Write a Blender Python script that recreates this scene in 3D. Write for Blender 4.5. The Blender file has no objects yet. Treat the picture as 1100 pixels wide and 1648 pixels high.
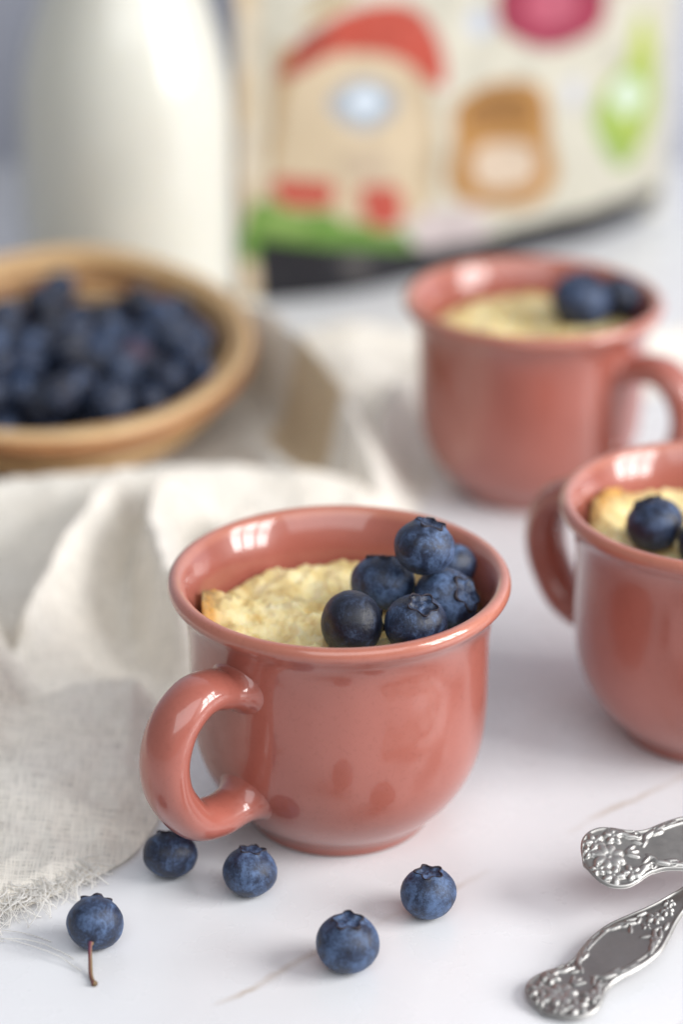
import bpy, bmesh, math, random
import numpy as np
from mathutils import Vector, Matrix, noise

scene = bpy.context.scene
col = scene.collection
PI = math.pi
R = math.radians

# ------------------------------------------------------------------ camera
cam_d = bpy.data.cameras.new('camera')
cam = bpy.data.objects.new('camera', cam_d)
col.objects.link(cam)
cam.location = (0, -0.532, 0.320)
cam.rotation_euler = (R(90 - 24), 0, 0)
cam_d.sensor_fit = 'VERTICAL'
cam_d.sensor_height = 36
cam_d.lens = 85
cam_d.clip_start = 0.02
cam_d.clip_end = 50
cam_d.dof.use_dof = True
cam_d.dof.focus_distance = 0.566
cam_d.dof.aperture_fstop = 4.7
scene.camera = cam

# ------------------------------------------------------------------ world (soft room light)
world = bpy.data.worlds.new('World')
scene.world = world
world.use_nodes = True
bg = world.node_tree.nodes['Background']
bg.inputs['Color'].default_value = (0.88, 0.94, 1.0, 1)
bg.inputs['Strength'].default_value = 0.29

# ------------------------------------------------------------------ window light
def area(name, loc, target, sx, sy, power, color):
    d = bpy.data.lights.new(name, 'AREA')
    d.shape = 'RECTANGLE'; d.size = sx; d.size_y = sy
    d.energy = power; d.color = color
    o = bpy.data.objects.new(name, d); col.objects.link(o)
    o.location = loc
    o.rotation_euler = (Vector(target) - Vector(loc)).to_track_quat('-Z', 'Y').to_euler()
    return o
# the window on the right: three columns of two panes
WIN = Vector((1.15, -0.30, 0.62)); WT = Vector((0, 0.08, 0.03))
wq = (WT - WIN).to_track_quat('-Z', 'Y')
for cx in (-0.25, 0.0, 0.25):
    for cy, hh_ in ((-0.20, 0.35), (0.20, 0.35)):
        p_ = WIN + wq @ Vector((cx, cy, 0))
        wl = area('window_light', p_, p_ + (WT - WIN), 0.205, hh_, 4.1, (1.0, 0.99, 0.98))
area('room_light', (0.28, -1.30, 1.45), (0, 0.10, 0.03), 2.0, 1.3, 22.5, (0.955, 0.975, 1.0))

vs = scene.view_settings
vs.view_transform = 'Standard'; vs.look = 'None'; vs.exposure = 0.0; vs.gamma = 1.0
vs.use_curve_mapping = False
scene.render.engine = 'CYCLES'
scene.cycles.use_denoising = True
scene.cycles.max_bounces = 10
scene.cycles.sample_clamp_indirect = 6.0

# ------------------------------------------------------------------ helpers
def obj(name, me, mat=None, parent=None, loc=None, rot=None, scale=None):
    o = bpy.data.objects.new(name, me); col.objects.link(o)
    if mat is not None and me is not None and len(me.materials) == 0: me.materials.append(mat)
    if parent is not None: o.parent = parent
    if loc is not None: o.location = loc
    if rot is not None: o.rotation_euler = rot
    if scale is not None: o.scale = scale if hasattr(scale, '__len__') else (scale,) * 3
    return o

def tag(o, label, cat, group=None):
    o['label'] = label; o['category'] = cat
    if group: o['group'] = group
    return o

def empty(name, loc=(0, 0, 0), rz=0):
    o = bpy.data.objects.new(name, None); col.objects.link(o)
    o.location = loc; o.rotation_euler = (0, 0, rz); o.empty_display_size = 0.01
    return o

def mesh(name, verts, faces, smooth=True):
    me = bpy.data.meshes.new(name)
    me.from_pydata([tuple(v) for v in verts], [], faces)
    me.validate(); me.update()
    if smooth: me.polygons.foreach_set('use_smooth', [True] * len(me.polygons))
    return me

def catmull(pts, n=4, closed=False):
    pts = [Vector(p) for p in pts]; out = []
    N = len(pts)
    rng = range(N if closed else N - 1)
    for i in rng:
        if closed: p0, p1, p2, p3 = pts[i-1], pts[i], pts[(i+1) % N], pts[(i+2) % N]
        else: p0, p1, p2, p3 = pts[max(i-1, 0)], pts[i], pts[i+1], pts[min(i+2, N-1)]
        for k in range(n):
            t = k / n
            out.append(0.5 * ((2*p1) + (-p0+p2)*t + (2*p0-5*p1+4*p2-p3)*t*t + (-p0+3*p1-3*p2+p3)*t*t*t))
    if not closed: out.append(pts[-1].copy())
    return out

def lathe(name, prof, seg=96, wob=None):
    verts, faces, rings = [], [], []
    for (r, z) in prof:
        if r < 1e-6:
            rings.append([len(verts)]); verts.append((0, 0, z))
        else:
            ring = []
            for k in range(seg):
                a = 2*PI*k/seg
                rr = r * (wob(a, z) if wob else 1)
                ring.append(len(verts)); verts.append((rr*math.cos(a), rr*math.sin(a), z))
            rings.append(ring)
    for a, b in zip(rings[:-1], rings[1:]):
        for k in range(seg):
            k2 = (k+1) % seg
            if len(a) == 1 and len(b) == 1: continue
            if len(a) == 1: faces.append((a[0], b[k2], b[k]))
            elif len(b) == 1: faces.append((a[k], a[k2], b[0]))
            else: faces.append((a[k], a[k2], b[k2], b[k]))
    return mesh(name, verts, faces)

def sweep(path, secs, up, seg=20, cap=True):
    """tube along path (Vectors); secs gives (half width along 'up', half thickness) per point"""
    verts, faces = [], []
    n = len(path); up = Vector(up).normalized()
    for i, p in enumerate(path):
        t = (path[min(i+1, n-1)] - path[max(i-1, 0)]).normalized()
        s = t.cross(up).normalized(); u = s.cross(t).normalized()
        w, h = secs[i]
        for k in range(seg):
            a = 2*PI*k/seg
            verts.append(p + u*(w*math.cos(a)) + s*(h*math.sin(a)))
    for i in range(n-1):
        for k in range(seg):
            k2 = (k+1) % seg
            faces.append((i*seg+k, i*seg+k2, (i+1)*seg+k2, (i+1)*seg+k))
    if cap:
        faces.append(tuple(reversed(range(seg)))); faces.append(tuple((n-1)*seg+k for k in range(seg)))
    return verts, faces

# ------------------------------------------------------------------ materials
class NT:
    def __init__(self, name):
        self.m = bpy.data.materials.new(name); self.m.use_nodes = True
        self.t = self.m.node_tree; self.n = self.t.nodes
        self.p = self.n['Principled BSDF']; self.out = self.n['Material Output']
    def add(self, typ, **kw):
        nd = self.n.new(typ)
        for k, v in kw.items():
            if hasattr(nd, k): setattr(nd, k, v)
            else: nd.inputs[k.replace('_', ' ')].default_value = v
        return nd
    def link(self, a, b): self.t.links.new(a, b)
    def coord(self, kind='Object'): return self.add('ShaderNodeTexCoord').outputs[kind]
    def noise(self, vec, scale, detail=3, rough=0.5, dist=0.0):
        nd = self.add('ShaderNodeTexNoise'); nd.inputs['Scale'].default_value = scale
        nd.inputs['Detail'].default_value = detail; nd.inputs['Roughness'].default_value = rough
        nd.inputs['Distortion'].default_value = dist
        self.link(vec, nd.inputs['Vector']); return nd.outputs['Fac']
    def ramp(self, fac, stops):
        nd = self.add('ShaderNodeValToRGB'); cr = nd.color_ramp
        while len(cr.elements) < len(stops): cr.elements.new(0.5)
        for e, (p, c) in zip(cr.elements, stops):
            e.position = p; e.color = tuple(c) + (1,) if len(c) == 3 else c
        self.link(fac, nd.inputs['Fac']); return nd.outputs['Color']
    def mix(self, fac, a, b, mode='MIX'):
        nd = self.add('ShaderNodeMix', data_type='RGBA', blend_type=mode)
        for s, v in ((nd.inputs[0], fac), (nd.inputs[6], a), (nd.inputs[7], b)):
            if hasattr(v, 'is_linked') or isinstance(v, bpy.types.NodeSocket): self.link(v, s)
            elif isinstance(v, (int, float)): s.default_value = v
            else: s.default_value = tuple(v) + (1,) if len(v) == 3 else v
        return nd.outputs[2]
    def math(self, op, a, b=0.0, c=None, clamp=False):
        nd = self.add('ShaderNodeMath', operation=op, use_clamp=clamp)
        for i, v in enumerate((a, b) if c is None else (a, b, c)):
            if isinstance(v, bpy.types.NodeSocket): self.link(v, nd.inputs[i])
            else: nd.inputs[i].default_value = v
        return nd.outputs[0]
    def bump(self, h, strength, dist):
        nd = self.add('ShaderNodeBump'); nd.inputs['Strength'].default_value = strength
        nd.inputs['Distance'].default_value = dist
        self.link(h, nd.inputs['Height']); self.link(nd.outputs[0], self.p.inputs['Normal']); return nd
    def set(self, **kw):
        for k, v in kw.items():
            s = self.p.inputs[k.replace('_', ' ')]
            if isinstance(v, bpy.types.NodeSocket): self.link(v, s)
            else: s.default_value = tuple(v) + (1,) if hasattr(v, '__len__') and len(v) == 3 and s.type == 'RGBA' else v
        return self

def plain(name, c, rough=0.6, var=0.06, **kw):
    m = NT(name); co = m.coord()
    n = m.noise(co, 40, 3)
    d = tuple(x*(1-var) for x in c); l = tuple(min(1, x*(1+var)) for x in c)
    m.set(Base_Color=m.ramp(n, [(0.3, d), (0.7, l)]), Roughness=rough, **kw)
    return m.m

# glazed terracotta-pink stoneware
m = NT('pink_glaze'); co = m.coord()
n1 = m.noise(co, 45, 4, 0.55); n2 = m.noise(co, 900, 2, 0.6)
base = m.ramp(n1, [(0.25, (0.320, 0.092, 0.066)), (0.75, (0.385, 0.116, 0.085))])
speck = m.ramp(n2, [(0.30, (0.74, 0.68, 0.66)), (0.46, (1, 1, 1))])
tg = m.add('ShaderNodeAttribute'); tg.attribute_name = 'thin_glaze'
base = m.mix(m.math('MULTIPLY', tg.outputs['Fac'], m.math('MULTIPLY_ADD', n1, 1.0, 0.1), clamp=True), base, (0.52, 0.20, 0.13))
m.set(Base_Color=m.mix(0.28, base, speck, 'MULTIPLY'), Roughness=0.30, Coat_Weight=0.85, Coat_Roughness=0.055, Coat_IOR=1.5,
      Subsurface_Weight=0.0, Specular_IOR_Level=0.35)
oi = m.add('ShaderNodeObjectInfo')
hb = m.math('ADD', m.noise(co, 55, 2, 0.4), m.math('MULTIPLY', n2, 0.012))
bp = m.bump(hb, 0.35, 0.0012)
cb = m.add('ShaderNodeBump'); cb.inputs['Strength'].default_value = 0.30; cb.inputs['Distance'].default_value = 0.0012
m.link(m.noise(co, 48, 1.5, 0.4), cb.inputs['Height']); m.link(cb.outputs[0], m.p.inputs['Coat Normal'])
GLAZE = m.m

# marble table
m = NT('white_marble'); co = m.coord()
geo = m.add('ShaderNodeSeparateXYZ'); m.link(co, geo.inputs[0])
cl = m.noise(co, 5, 5, 0.55, 0.6)
basec = m.ramp(cl, [(0.3, (0.665, 0.67, 0.69)), (0.7, (0.75, 0.75, 0.765))])
def vein(px, py, ang, width, wander, seed, lo, hi):
    ca, sa = math.cos(ang), math.sin(ang)
    d = m.math('ADD', m.math('MULTIPLY', geo.outputs[0], -sa), m.math('MULTIPLY', geo.outputs[1], ca))
    d = m.math('ADD', d, px*sa - py*ca)
    mp = m.add('ShaderNodeMapping'); mp.inputs['Location'].default_value = (seed, seed*1.7, 0); m.link(co, mp.inputs[0])
    wn = m.noise(mp.outputs[0], 28, 4, 0.6)
    d = m.math('ADD', d, m.math('MULTIPLY', m.math('SUBTRACT', wn, 0.5), wander))
    d = m.math('ABSOLUTE', d)
    line = m.math('SUBTRACT', 1.0, m.math('DIVIDE', d, width), clamp=True)
    brk = m.ramp(m.noise(mp.outputs[0], 42, 2, 0.5), [(lo, (0, 0, 0)), (hi, (1, 1, 1))])
    return m.math('MULTIPLY', line, brk)
v1 = vein(0.022, -0.0405, math.atan2(0.0932, 0.1097), 0.0016, 0.010, 3.1, 0.42, 0.62)
v2 = vein(0.19, 0.05, 0.9, 0.0018, 0.02, 9.4, 0.45, 0.65)
v3 = vein(-0.25, 0.1, 0.5, 0.0018, 0.03, 5.2, 0.45, 0.65)
vv = m.math('ADD', m.math('ADD', v1, v2), v3, clamp=True)
bc = m.mix(m.math('MULTIPLY', vv, 0.62), basec, (0.42, 0.33, 0.24))
m.set(Base_Color=bc, Roughness=m.math('MULTIPLY_ADD', m.noise(co, 60, 4), 0.12, 0.22), Specular_IOR_Level=0.45)
MARBLE = m.m

# blueberry skin (wax bloom over dark blue)
def berry_mat(name, dark, mid, bloom):
    m = NT(name); co = m.coord()
    oi = m.add('ShaderNodeObjectInfo')
    mp = m.add('ShaderNodeVectorMath', operation='ADD'); m.link(co, mp.inputs[0])
    sc = m.add('ShaderNodeVectorMath', operation='SCALE'); sc.inputs[0].default_value = (37, 11, 23)
    m.link(oi.outputs['Random'], sc.inputs['Scale']); m.link(sc.outputs[0], mp.inputs[1])
    v = mp.outputs[0]
    st = m.add('ShaderNodeMapping'); st.inputs['Scale'].default_value = (1, 1, 0.75); m.link(v, st.inputs[0])
    a = m.noise(st.outputs[0], 1.5, 6, 0.66, 0.8)
    b = m.noise(v, 9, 6, 0.7)
    c = m.noise(st.outputs[0], 38, 3, 0.7)
    k = m.math('ADD', m.math('MULTIPLY', a, 0.62), m.math('ADD', m.math('MULTIPLY', b, 0.30), m.math('MULTIPLY', c, 0.14)))
    k = m.math('ADD', k, m.math('MULTIPLY', m.math('SUBTRACT', oi.outputs['Random'], 0.5), 0.10))
    colr = m.ramp(k, [(0.44, dark), (0.53, mid), (0.66, bloom)])
    rg = m.ramp(k, [(0.42, (0.30,)*3), (0.62, (0.58,)*3)])
    m.set(Base_Color=colr, Roughness=rg, Specular_IOR_Level=0.45, Sheen_Weight=0.04, Sheen_Roughness=0.5, Sheen_Tint=(0.5, 0.65, 1, 1))
    m.bump(m.math('ADD', m.math('MULTIPLY', b, 0.6), m.math('MULTIPLY', c, 0.12)), 0.16, 0.05)
    return m.m
BERRY = berry_mat('blueberry_skin', (0.008, 0.010, 0.022), (0.018, 0.030, 0.066), (0.085, 0.140, 0.265))
BERRY_RED = berry_mat('reddish_blueberry_skin', (0.035, 0.012, 0.022), (0.075, 0.038, 0.062), (0.20, 0.15, 0.24))
BERRY_DARK = berry_mat('dark_blueberry_skin', (0.007, 0.008, 0.016), (0.011, 0.015, 0.032), (0.045, 0.07, 0.13))
CALYX = plain('calyx_skin', (0.020, 0.014, 0.022), 0.7, 0.5)
STEM = NT('stem_skin'); g = STEM.add('ShaderNodeSeparateXYZ'); STEM.link(STEM.coord('Generated'), g.inputs[0])
STEM.set(Base_Color=STEM.ramp(g.outputs[1], [(0.0, (0.10, 0.040, 0.018)), (0.35, (0.20, 0.14, 0.06)), (0.75, (0.16, 0.030, 0.050)), (1.0, (0.06, 0.05, 0.12))]), Roughness=0.6)
STEM = STEM.m

# cake
m = NT('baked_sponge'); co = m.coord()
at = m.add('ShaderNodeAttribute'); at.attribute_name = 'crust'
n1 = m.noise(co, 160, 5, 0.6); n2 = m.noise(co, 700, 3, 0.6)
cr = m.ramp(n1, [(0.34, (0.62, 0.43, 0.16)), (0.50, (0.78, 0.64, 0.32)), (0.70, (0.84, 0.745, 0.48))])
brown = m.ramp(n1, [(0.38, (0.16, 0.055, 0.012)), (0.62, (0.60, 0.32, 0.08))])
ck = m.math('MULTIPLY', at.outputs['Fac'], m.math('MULTIPLY_ADD', n1, 1.6, 0.1), clamp=True)
m.set(Base_Color=m.mix(ck, cr, brown), Roughness=0.62, Subsurface_Weight=0.35, Subsurface_Radius=(0.004, 0.0025, 0.001), Subsurface_Scale=1.0, Specular_IOR_Level=0.35)
vo = m.add('ShaderNodeTexVoronoi'); vo.inputs['Scale'].default_value = 420; m.link(co, vo.inputs['Vector'])
m.bump(m.math('ADD', n1, m.math('ADD', m.math('MULTIPLY', n2, 0.6), m.math('MULTIPLY', vo.outputs['Distance'], -0.3))), 0.45, 0.0012)
CAKE = m.m

# coiled straw / cane
def cane(name, d, l):
    m = NT(name); co = m.coord(); s = m.add('ShaderNodeSeparateXYZ'); m.link(co, s.inputs[0])
    an = m.math('ARCTAN2', s.outputs[1], s.outputs[0])
    cb = m.add('ShaderNodeCombineXYZ'); m.link(m.math('MULTIPLY', an, 8.0), cb.inputs[0])
    m.link(m.math('MULTIPLY', s.outputs[2], 900), cb.inputs[1])
    m.link(m.math('MULTIPLY', m.math('SQRT', m.math('ADD', m.math('POWER', s.outputs[0], 2.0), m.math('POWER', s.outputs[1], 2.0))), 900), cb.inputs[2])
    n = m.noise(cb.outputs[0], 1.0, 4, 0.6)
    m.set(Base_Color=m.ramp(n, [(0.3, d), (0.7, l)]), Roughness=0.5)
    m.bump(n, 0.4, 0.001); return m.m
CANE = [cane('pale_cane', (0.50, 0.31, 0.14), (0.70, 0.50, 0.28)), cane('honey_cane', (0.42, 0.23, 0.09), (0.62, 0.40, 0.19)), cane('russet_cane', (0.24, 0.095, 0.032), (0.44, 0.20, 0.075))]

# linen gauze
m = NT('linen_gauze'); co = m.coord('UV')
def yarn(sx, sy, seed):
    mp = m.add('ShaderNodeMapping'); mp.inputs['Scale'].default_value = (sx, sy, 1); mp.inputs['Location'].default_value = (seed, seed*2, seed)
    m.link(co, mp.inputs[0]); return m.noise(mp.outputs[0], 1.0, 2, 0.5, 0.15)
y1, y2 = yarn(2700, 110, 1.0), yarn(110, 2700, 7.0)
hh = m.math('MAXIMUM', y1, y2)
crk = m.noise(co, 190, 5, 0.62, 0.4)
nn = m.noise(co, 30, 4)
colr = m.ramp(nn, [(0.3, (0.90, 0.85, 0.765)), (0.7, (0.93, 0.895, 0.83))])
colr = m.mix(0.7, colr, m.ramp(hh, [(0.40, (0.93,)*3), (0.62, (1, 1, 1))]), 'MULTIPLY')
bt = m.add('ShaderNodeAttribute'); bt.attribute_name = 'tan_fold_shade'
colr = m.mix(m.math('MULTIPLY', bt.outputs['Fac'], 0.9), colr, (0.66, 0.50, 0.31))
m.set(Base_Color=colr, Roughness=0.95, Specular_IOR_Level=0.1)
m.bump(m.math('ADD', m.math('MULTIPLY', hh, 0.22), m.math('MULTIPLY', crk, 1.3)), 0.5, 0.0012)
tr = m.add('ShaderNodeBsdfTranslucent'); tr.inputs['Color'].default_value = (0.84, 0.68, 0.46, 1)
ms = m.add('ShaderNodeMixShader'); ms.inputs[0].default_value = 0.16
m.link(m.p.outputs[0], ms.inputs[1]); m.link(tr.outputs[0], ms.inputs[2])
tp = m.add('ShaderNodeBsdfTransparent')
ms2 = m.add('ShaderNodeMixShader')
m.link(m.ramp(hh, [(0.44, (0.40,)*3), (0.54, (0.02,)*3)]), ms2.inputs[0])
m.link(ms.outputs[0], ms2.inputs[1]); m.link(tp.outputs[0], ms2.inputs[2])
m.link(ms2.outputs[0], m.out.inputs['Surface'])
GAUZE = m.m
m = NT('linen_thread')
m.set(Base_Color=(0.95, 0.945, 0.93), Roughness=0.9, Specular_IOR_Level=0.1)
tr = m.add('ShaderNodeBsdfTranslucent'); tr.inputs['Color'].default_value = (0.93, 0.91, 0.88, 1)
ms = m.add('ShaderNodeMixShader'); ms.inputs[0].default_value = 0.6
m.link(m.p.outputs[0], ms.inputs[1]); m.link(tr.outputs[0], ms.inputs[2]); m.link(ms.outputs[0], m.out.inputs['Surface'])
THREAD = m.m

# old silver
m = NT('antique_silver'); co = m.coord()
at = m.add('ShaderNodeAttribute'); at.attribute_name = 'tarnish'
n1 = m.noise(co, 500, 4, 0.6); n2 = m.noise(co, 90, 3)
tk = m.math('MULTIPLY', at.outputs['Fac'], m.math('MULTIPLY_ADD', n2, 0.9, 0.35), clamp=True)
m.set(Base_Color=m.mix(tk, (0.42, 0.41, 0.395), (0.22, 0.21, 0.20)), Metallic=1.0, Roughness=m.math('MULTIPLY_ADD', n1, 0.28, 0.37))
m.bump(n1, 0.12, 0.0004)
SILVER = m.m

# bottle glass and milk
m = NT('bottle_glass')
gl = m.add('ShaderNodeBsdfGlossy'); gl.inputs['Roughness'].default_value = 0.16
tp = m.add('ShaderNodeBsdfTransparent'); tp.inputs['Color'].default_value = (0.985, 0.99, 0.985, 1)
lw = m.add('ShaderNodeLayerWeight'); lw.inputs['Blend'].default_value = 0.5     # Schlick reflectance of a thin glass wall
ms = m.add('ShaderNodeMixShader'); m.link(m.math('MULTIPLY_ADD', m.math('POWER', lw.outputs['Facing'], 5.0), 0.8, 0.05), ms.inputs[0]); m.link(tp.outputs[0], ms.inputs[1]); m.link(gl.outputs[0], ms.inputs[2])
m.link(ms.outputs[0], m.out.inputs['Surface']); GLASS = m.m
MILK = plain('milk', (0.70, 0.675, 0.60), 0.35, 0.01, Subsurface_Weight=0.25, Subsurface_Radius=(0.010, 0.009, 0.006), Subsurface_Scale=1.0)
WALL = plain('painted_wall', (0.50, 0.51, 0.58), 0.85, 0.03)

# ------------------------------------------------------------------ setting: table and wall
bm = bmesh.new(); bmesh.ops.create_cube(bm, size=1.0)
for v in bm.verts: v.co = Vector((v.co.x*2.4, v.co.y*1.70 - 0.25, v.co.z*0.03 - 0.015))
bmesh.ops.bevel(bm, geom=[e for e in bm.edges], offset=0.003, segments=2, affect='EDGES')
me = bpy.data.meshes.new('table'); bm.to_mesh(me); bm.free()
table = obj('table', me, MARBLE); table['kind'] = 'structure'
bm = bmesh.new(); bmesh.ops.create_cube(bm, size=1.0)
for v in bm.verts: v.co = Vector((v.co.x*3.2, v.co.y*0.05 + 0.655, v.co.z*2.2 + 0.6))
me = bpy.data.meshes.new('wall'); bm.to_mesh(me); bm.free()
wall = obj('wall', me, WALL); wall['kind'] = 'structure'

# ------------------------------------------------------------------ mugs
MUG = [(0, 1.6), (18.6, 1.6), (20.2, 0.2), (22.0, 0.0), (23.0, 0.8), (23.5, 2.2), (24.5, 3.8), (26.8, 6.0), (30.1, 9.5), (33.1, 14.0), (35.3, 19.5), (36.5, 26), (37.0, 34),
       (37.1, 43), (37.3, 50), (38.1, 55.2), (39.4, 58.6), (40.8, 60.4), (41.9, 61.8), (42.1, 63.2), (41.4, 64.6), (40.1, 65.0), (38.8, 64.3),
       (37.2, 61.8), (35.5, 58), (34.3, 52.5), (33.7, 44), (33.5, 35), (32.8, 26), (30.8, 18.5), (26.5, 12), (19, 8.2), (8, 7), (0, 6.8)]
prof = [(max(0, v.x)/1000, (v.y + 2.0*max(0, min(1, (v.y-8)/42)))/1000) for v in catmull([(a, b, 0) for a, b in MUG], 3)]
prof[0] = (0, prof[0][1]); prof[-1] = (0, prof[-1][1])
def mug_wob(ph):
    return lambda a, z: 1 + 0.0035*math.sin(2*a + ph) * (z/0.065) + 0.0018*math.sin(3*a + 2*ph + z*60) + 0.0012*math.sin(5*a + ph*3 - z*90)
HPATH = [(0.0370, 0.0497), (0.0412, 0.0512), (0.0460, 0.0527), (0.0515, 0.0522), (0.0572, 0.0480), (0.0604, 0.0408), (0.0599, 0.0328), (0.0563, 0.0257), (0.0515, 0.0205), (0.0450, 0.0183), (0.0400, 0.0182), (0.0346, 0.0190)]
OUTER = prof[:prof.index(max(prof))]
def body_r(z):
    for (r0, z0), (r1, z1) in zip(OUTER[:-1], OUTER[1:]):
        if z0 <= z <= z1 and z1 > z0 and r0 > 0.02: return r0 + (r1-r0)*(z-z0)/(z1-z0)
    return 0.022
def handle_mesh():
    dense = catmull([(r, 0, z) for r, z in HPATH], 40)
    cum_ = [0.0]
    for p, q in zip(dense[:-1], dense[1:]): cum_.append(cum_[-1] + (q-p).length)
    L = cum_[-1]; RHO = 0.0055
    root = [RHO*(i/12)**2.2 for i in range(13)]
    ss = root + [RHO + (L-2*RHO)*i/60 for i in range(1, 60)] + [L-x for x in reversed(root)]
    path, secs = [], []
    for s_ in ss:
        i = max(0, min(len(dense)-2, next((k for k in range(len(cum_)-1) if cum_[k+1] >= s_), len(dense)-2)))
        path.append(dense[i].lerp(dense[i+1], (s_-cum_[i])/(cum_[i+1]-cum_[i])))
        d = min(s_, L-s_); ex = 0.0
        if d < RHO: ex = RHO - math.sqrt(max(0, RHO*RHO - (RHO-d)**2))
        mid = math.sin(PI*s_/L)
        secs.append((0.0059 + 0.0008*mid + ex*0.80, 0.0046 + 0.0005*mid + ex*0.62))
    seg = 32
    v, f = sweep(path, secs, (0, 1, 0), seg)
    for e, s_ in enumerate(ss):                      # seat the root rings on the body, following its curve
        d = min(s_, L-s_)
        if d >= RHO: continue
        w = (1-d/RHO)**0.7
        for k in range(seg):
            p = v[e*seg+k]; br = body_r(p.z)
            x = math.sqrt(max(1e-8, br*br - p.y*p.y)) + d - 0.0005
            v[e*seg+k] = Vector((p.x + (x-p.x)*w, p.y, p.z))
    return mesh('handle', v, f)
HANDLE = handle_mesh()
def make_mug(loc, az, ph, label):
    """az: direction of the handle, degrees clockwise (towards the left) from the camera side"""
    a = R(az)
    root = empty('mug', loc, math.atan2(-math.cos(a), -math.sin(a)))
    tag(root, label, 'mug', 'pink mugs of cake')
    bme = lathe('mug_body', prof, 112, mug_wob(ph))
    at = bme.attributes.new('thin_glaze', 'FLOAT', 'POINT')         # glaze runs thin on the lip and the foot's edge
    at.data.foreach_set('value', [math.exp(-((v.co.z-0.0663)/0.0016)**2) if math.hypot(v.co.x, v.co.y) > 0.038 else 0.0 for v in bme.vertices])
    obj('body', bme, GLAZE, root)
    obj('handle', HANDLE, GLAZE, root)
    return root
M1 = (-0.0005, 0.0, 0.0); M2 = (0.0620, 0.208, 0.0); M3 = (0.0990, 0.0443, 0.0)
make_mug(M1, 42, 0.4, 'pink glazed mug in sharp focus, heaped with six blueberries')
make_mug(M2, -50, 2.0, 'blurred pink glazed mug farthest back, in front of the printed package')
make_mug(M3, 137, 4.1, 'pink glazed mug cut off by the right edge of the picture')

# ------------------------------------------------------------------ cakes
def make_cake(loc, seed, zc, label, lift_az=None, rmax=0.0338):
    NR, NA = 64, 176
    verts, faces, cr = [], [], []
    off = Vector((seed*3.7, seed*1.3, seed))
    for i in range(NR+1):
        t = i/NR
        for k in range(NA):
            a = 2*PI*k/NA
            rr = rmax * t * (1 - 0.035*(0.5+0.5*noise.noise(Vector((2.2*math.cos(a), 2.2*math.sin(a), seed))))*(t**3))
            x, y = rr*math.cos(a), rr*math.sin(a)
            p = Vector((x, y, 0))*1000
            z = zc + 0.0026*noise.noise(p*0.075+off) + 0.0034*(0.35-abs(noise.noise(p*0.13+off*2))) + 0.0016*(0.3-abs(noise.noise(p*0.28+off))) + 0.0004*noise.noise(p*0.6+off) + 0.0005*noise.noise(p*1.0+off)
            e = 0.0
            if lift_az is not None:
                da = (a - lift_az + PI) % (2*PI) - PI
                e = math.exp(-(da/0.42)**2) * max(0, (t-0.72)/0.28)
                z += 0.0046*e*(0.8+0.4*noise.noise(p*0.5+off))
                z += 0.0016*math.exp(-(da/0.9)**2)*t*t
            z -= 0.0030*max(0, (t-0.9)/0.1)**2*(1-min(1, e*1.5))
            verts.append((x, y, z))
            c = max(0, (t-0.66)/0.34)**1.7 * (0.40 + 1.5*e + 0.25*max(0, noise.noise(p*0.1+off)))
            c += 0.9*max(0, noise.noise(p*0.13+off*1.7)-0.22)
            cr.append(min(1, c))
    for i in range(NR):
        for k in range(NA):
            k2 = (k+1) % NA
            faces.append((i*NA+k, i*NA+k2, (i+1)*NA+k2, (i+1)*NA+k))
    b0 = len(verts)                                   # sides down into the mug
    for k in range(NA):
        x, y, z = verts[NR*NA+k]; verts.append((x*0.93, y*0.93, zc-0.014)); cr.append(0.3)
    for k in range(NA):
        k2 = (k+1) % NA; faces.append((NR*NA+k, NR*NA+k2, b0+k2, b0+k))
    faces.append(tuple(reversed(range(b0, b0+NA))))
    me = mesh('mug_cake', verts, faces)
    at = me.attributes.new('crust', 'FLOAT', 'POINT'); at.data.foreach_set('value', cr)
    return tag(obj('mug_cake', me, CAKE, loc=(loc[0], loc[1], 0)), label, 'cake', 'yellow mug cakes')
make_cake(M1, 1.0, 0.0540, 'crumbly yellow cake with browned left edge inside the sharp front mug', R(184), 0.0342)
make_cake(M2, 2.3, 0.0555, 'blurred yellow cake filling the mug farthest back', None, 0.0342)
make_cake(M3, 5.1, 0.0555, 'yellow cake inside the mug cut off at the right edge', R(150), 0.0345)

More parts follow.
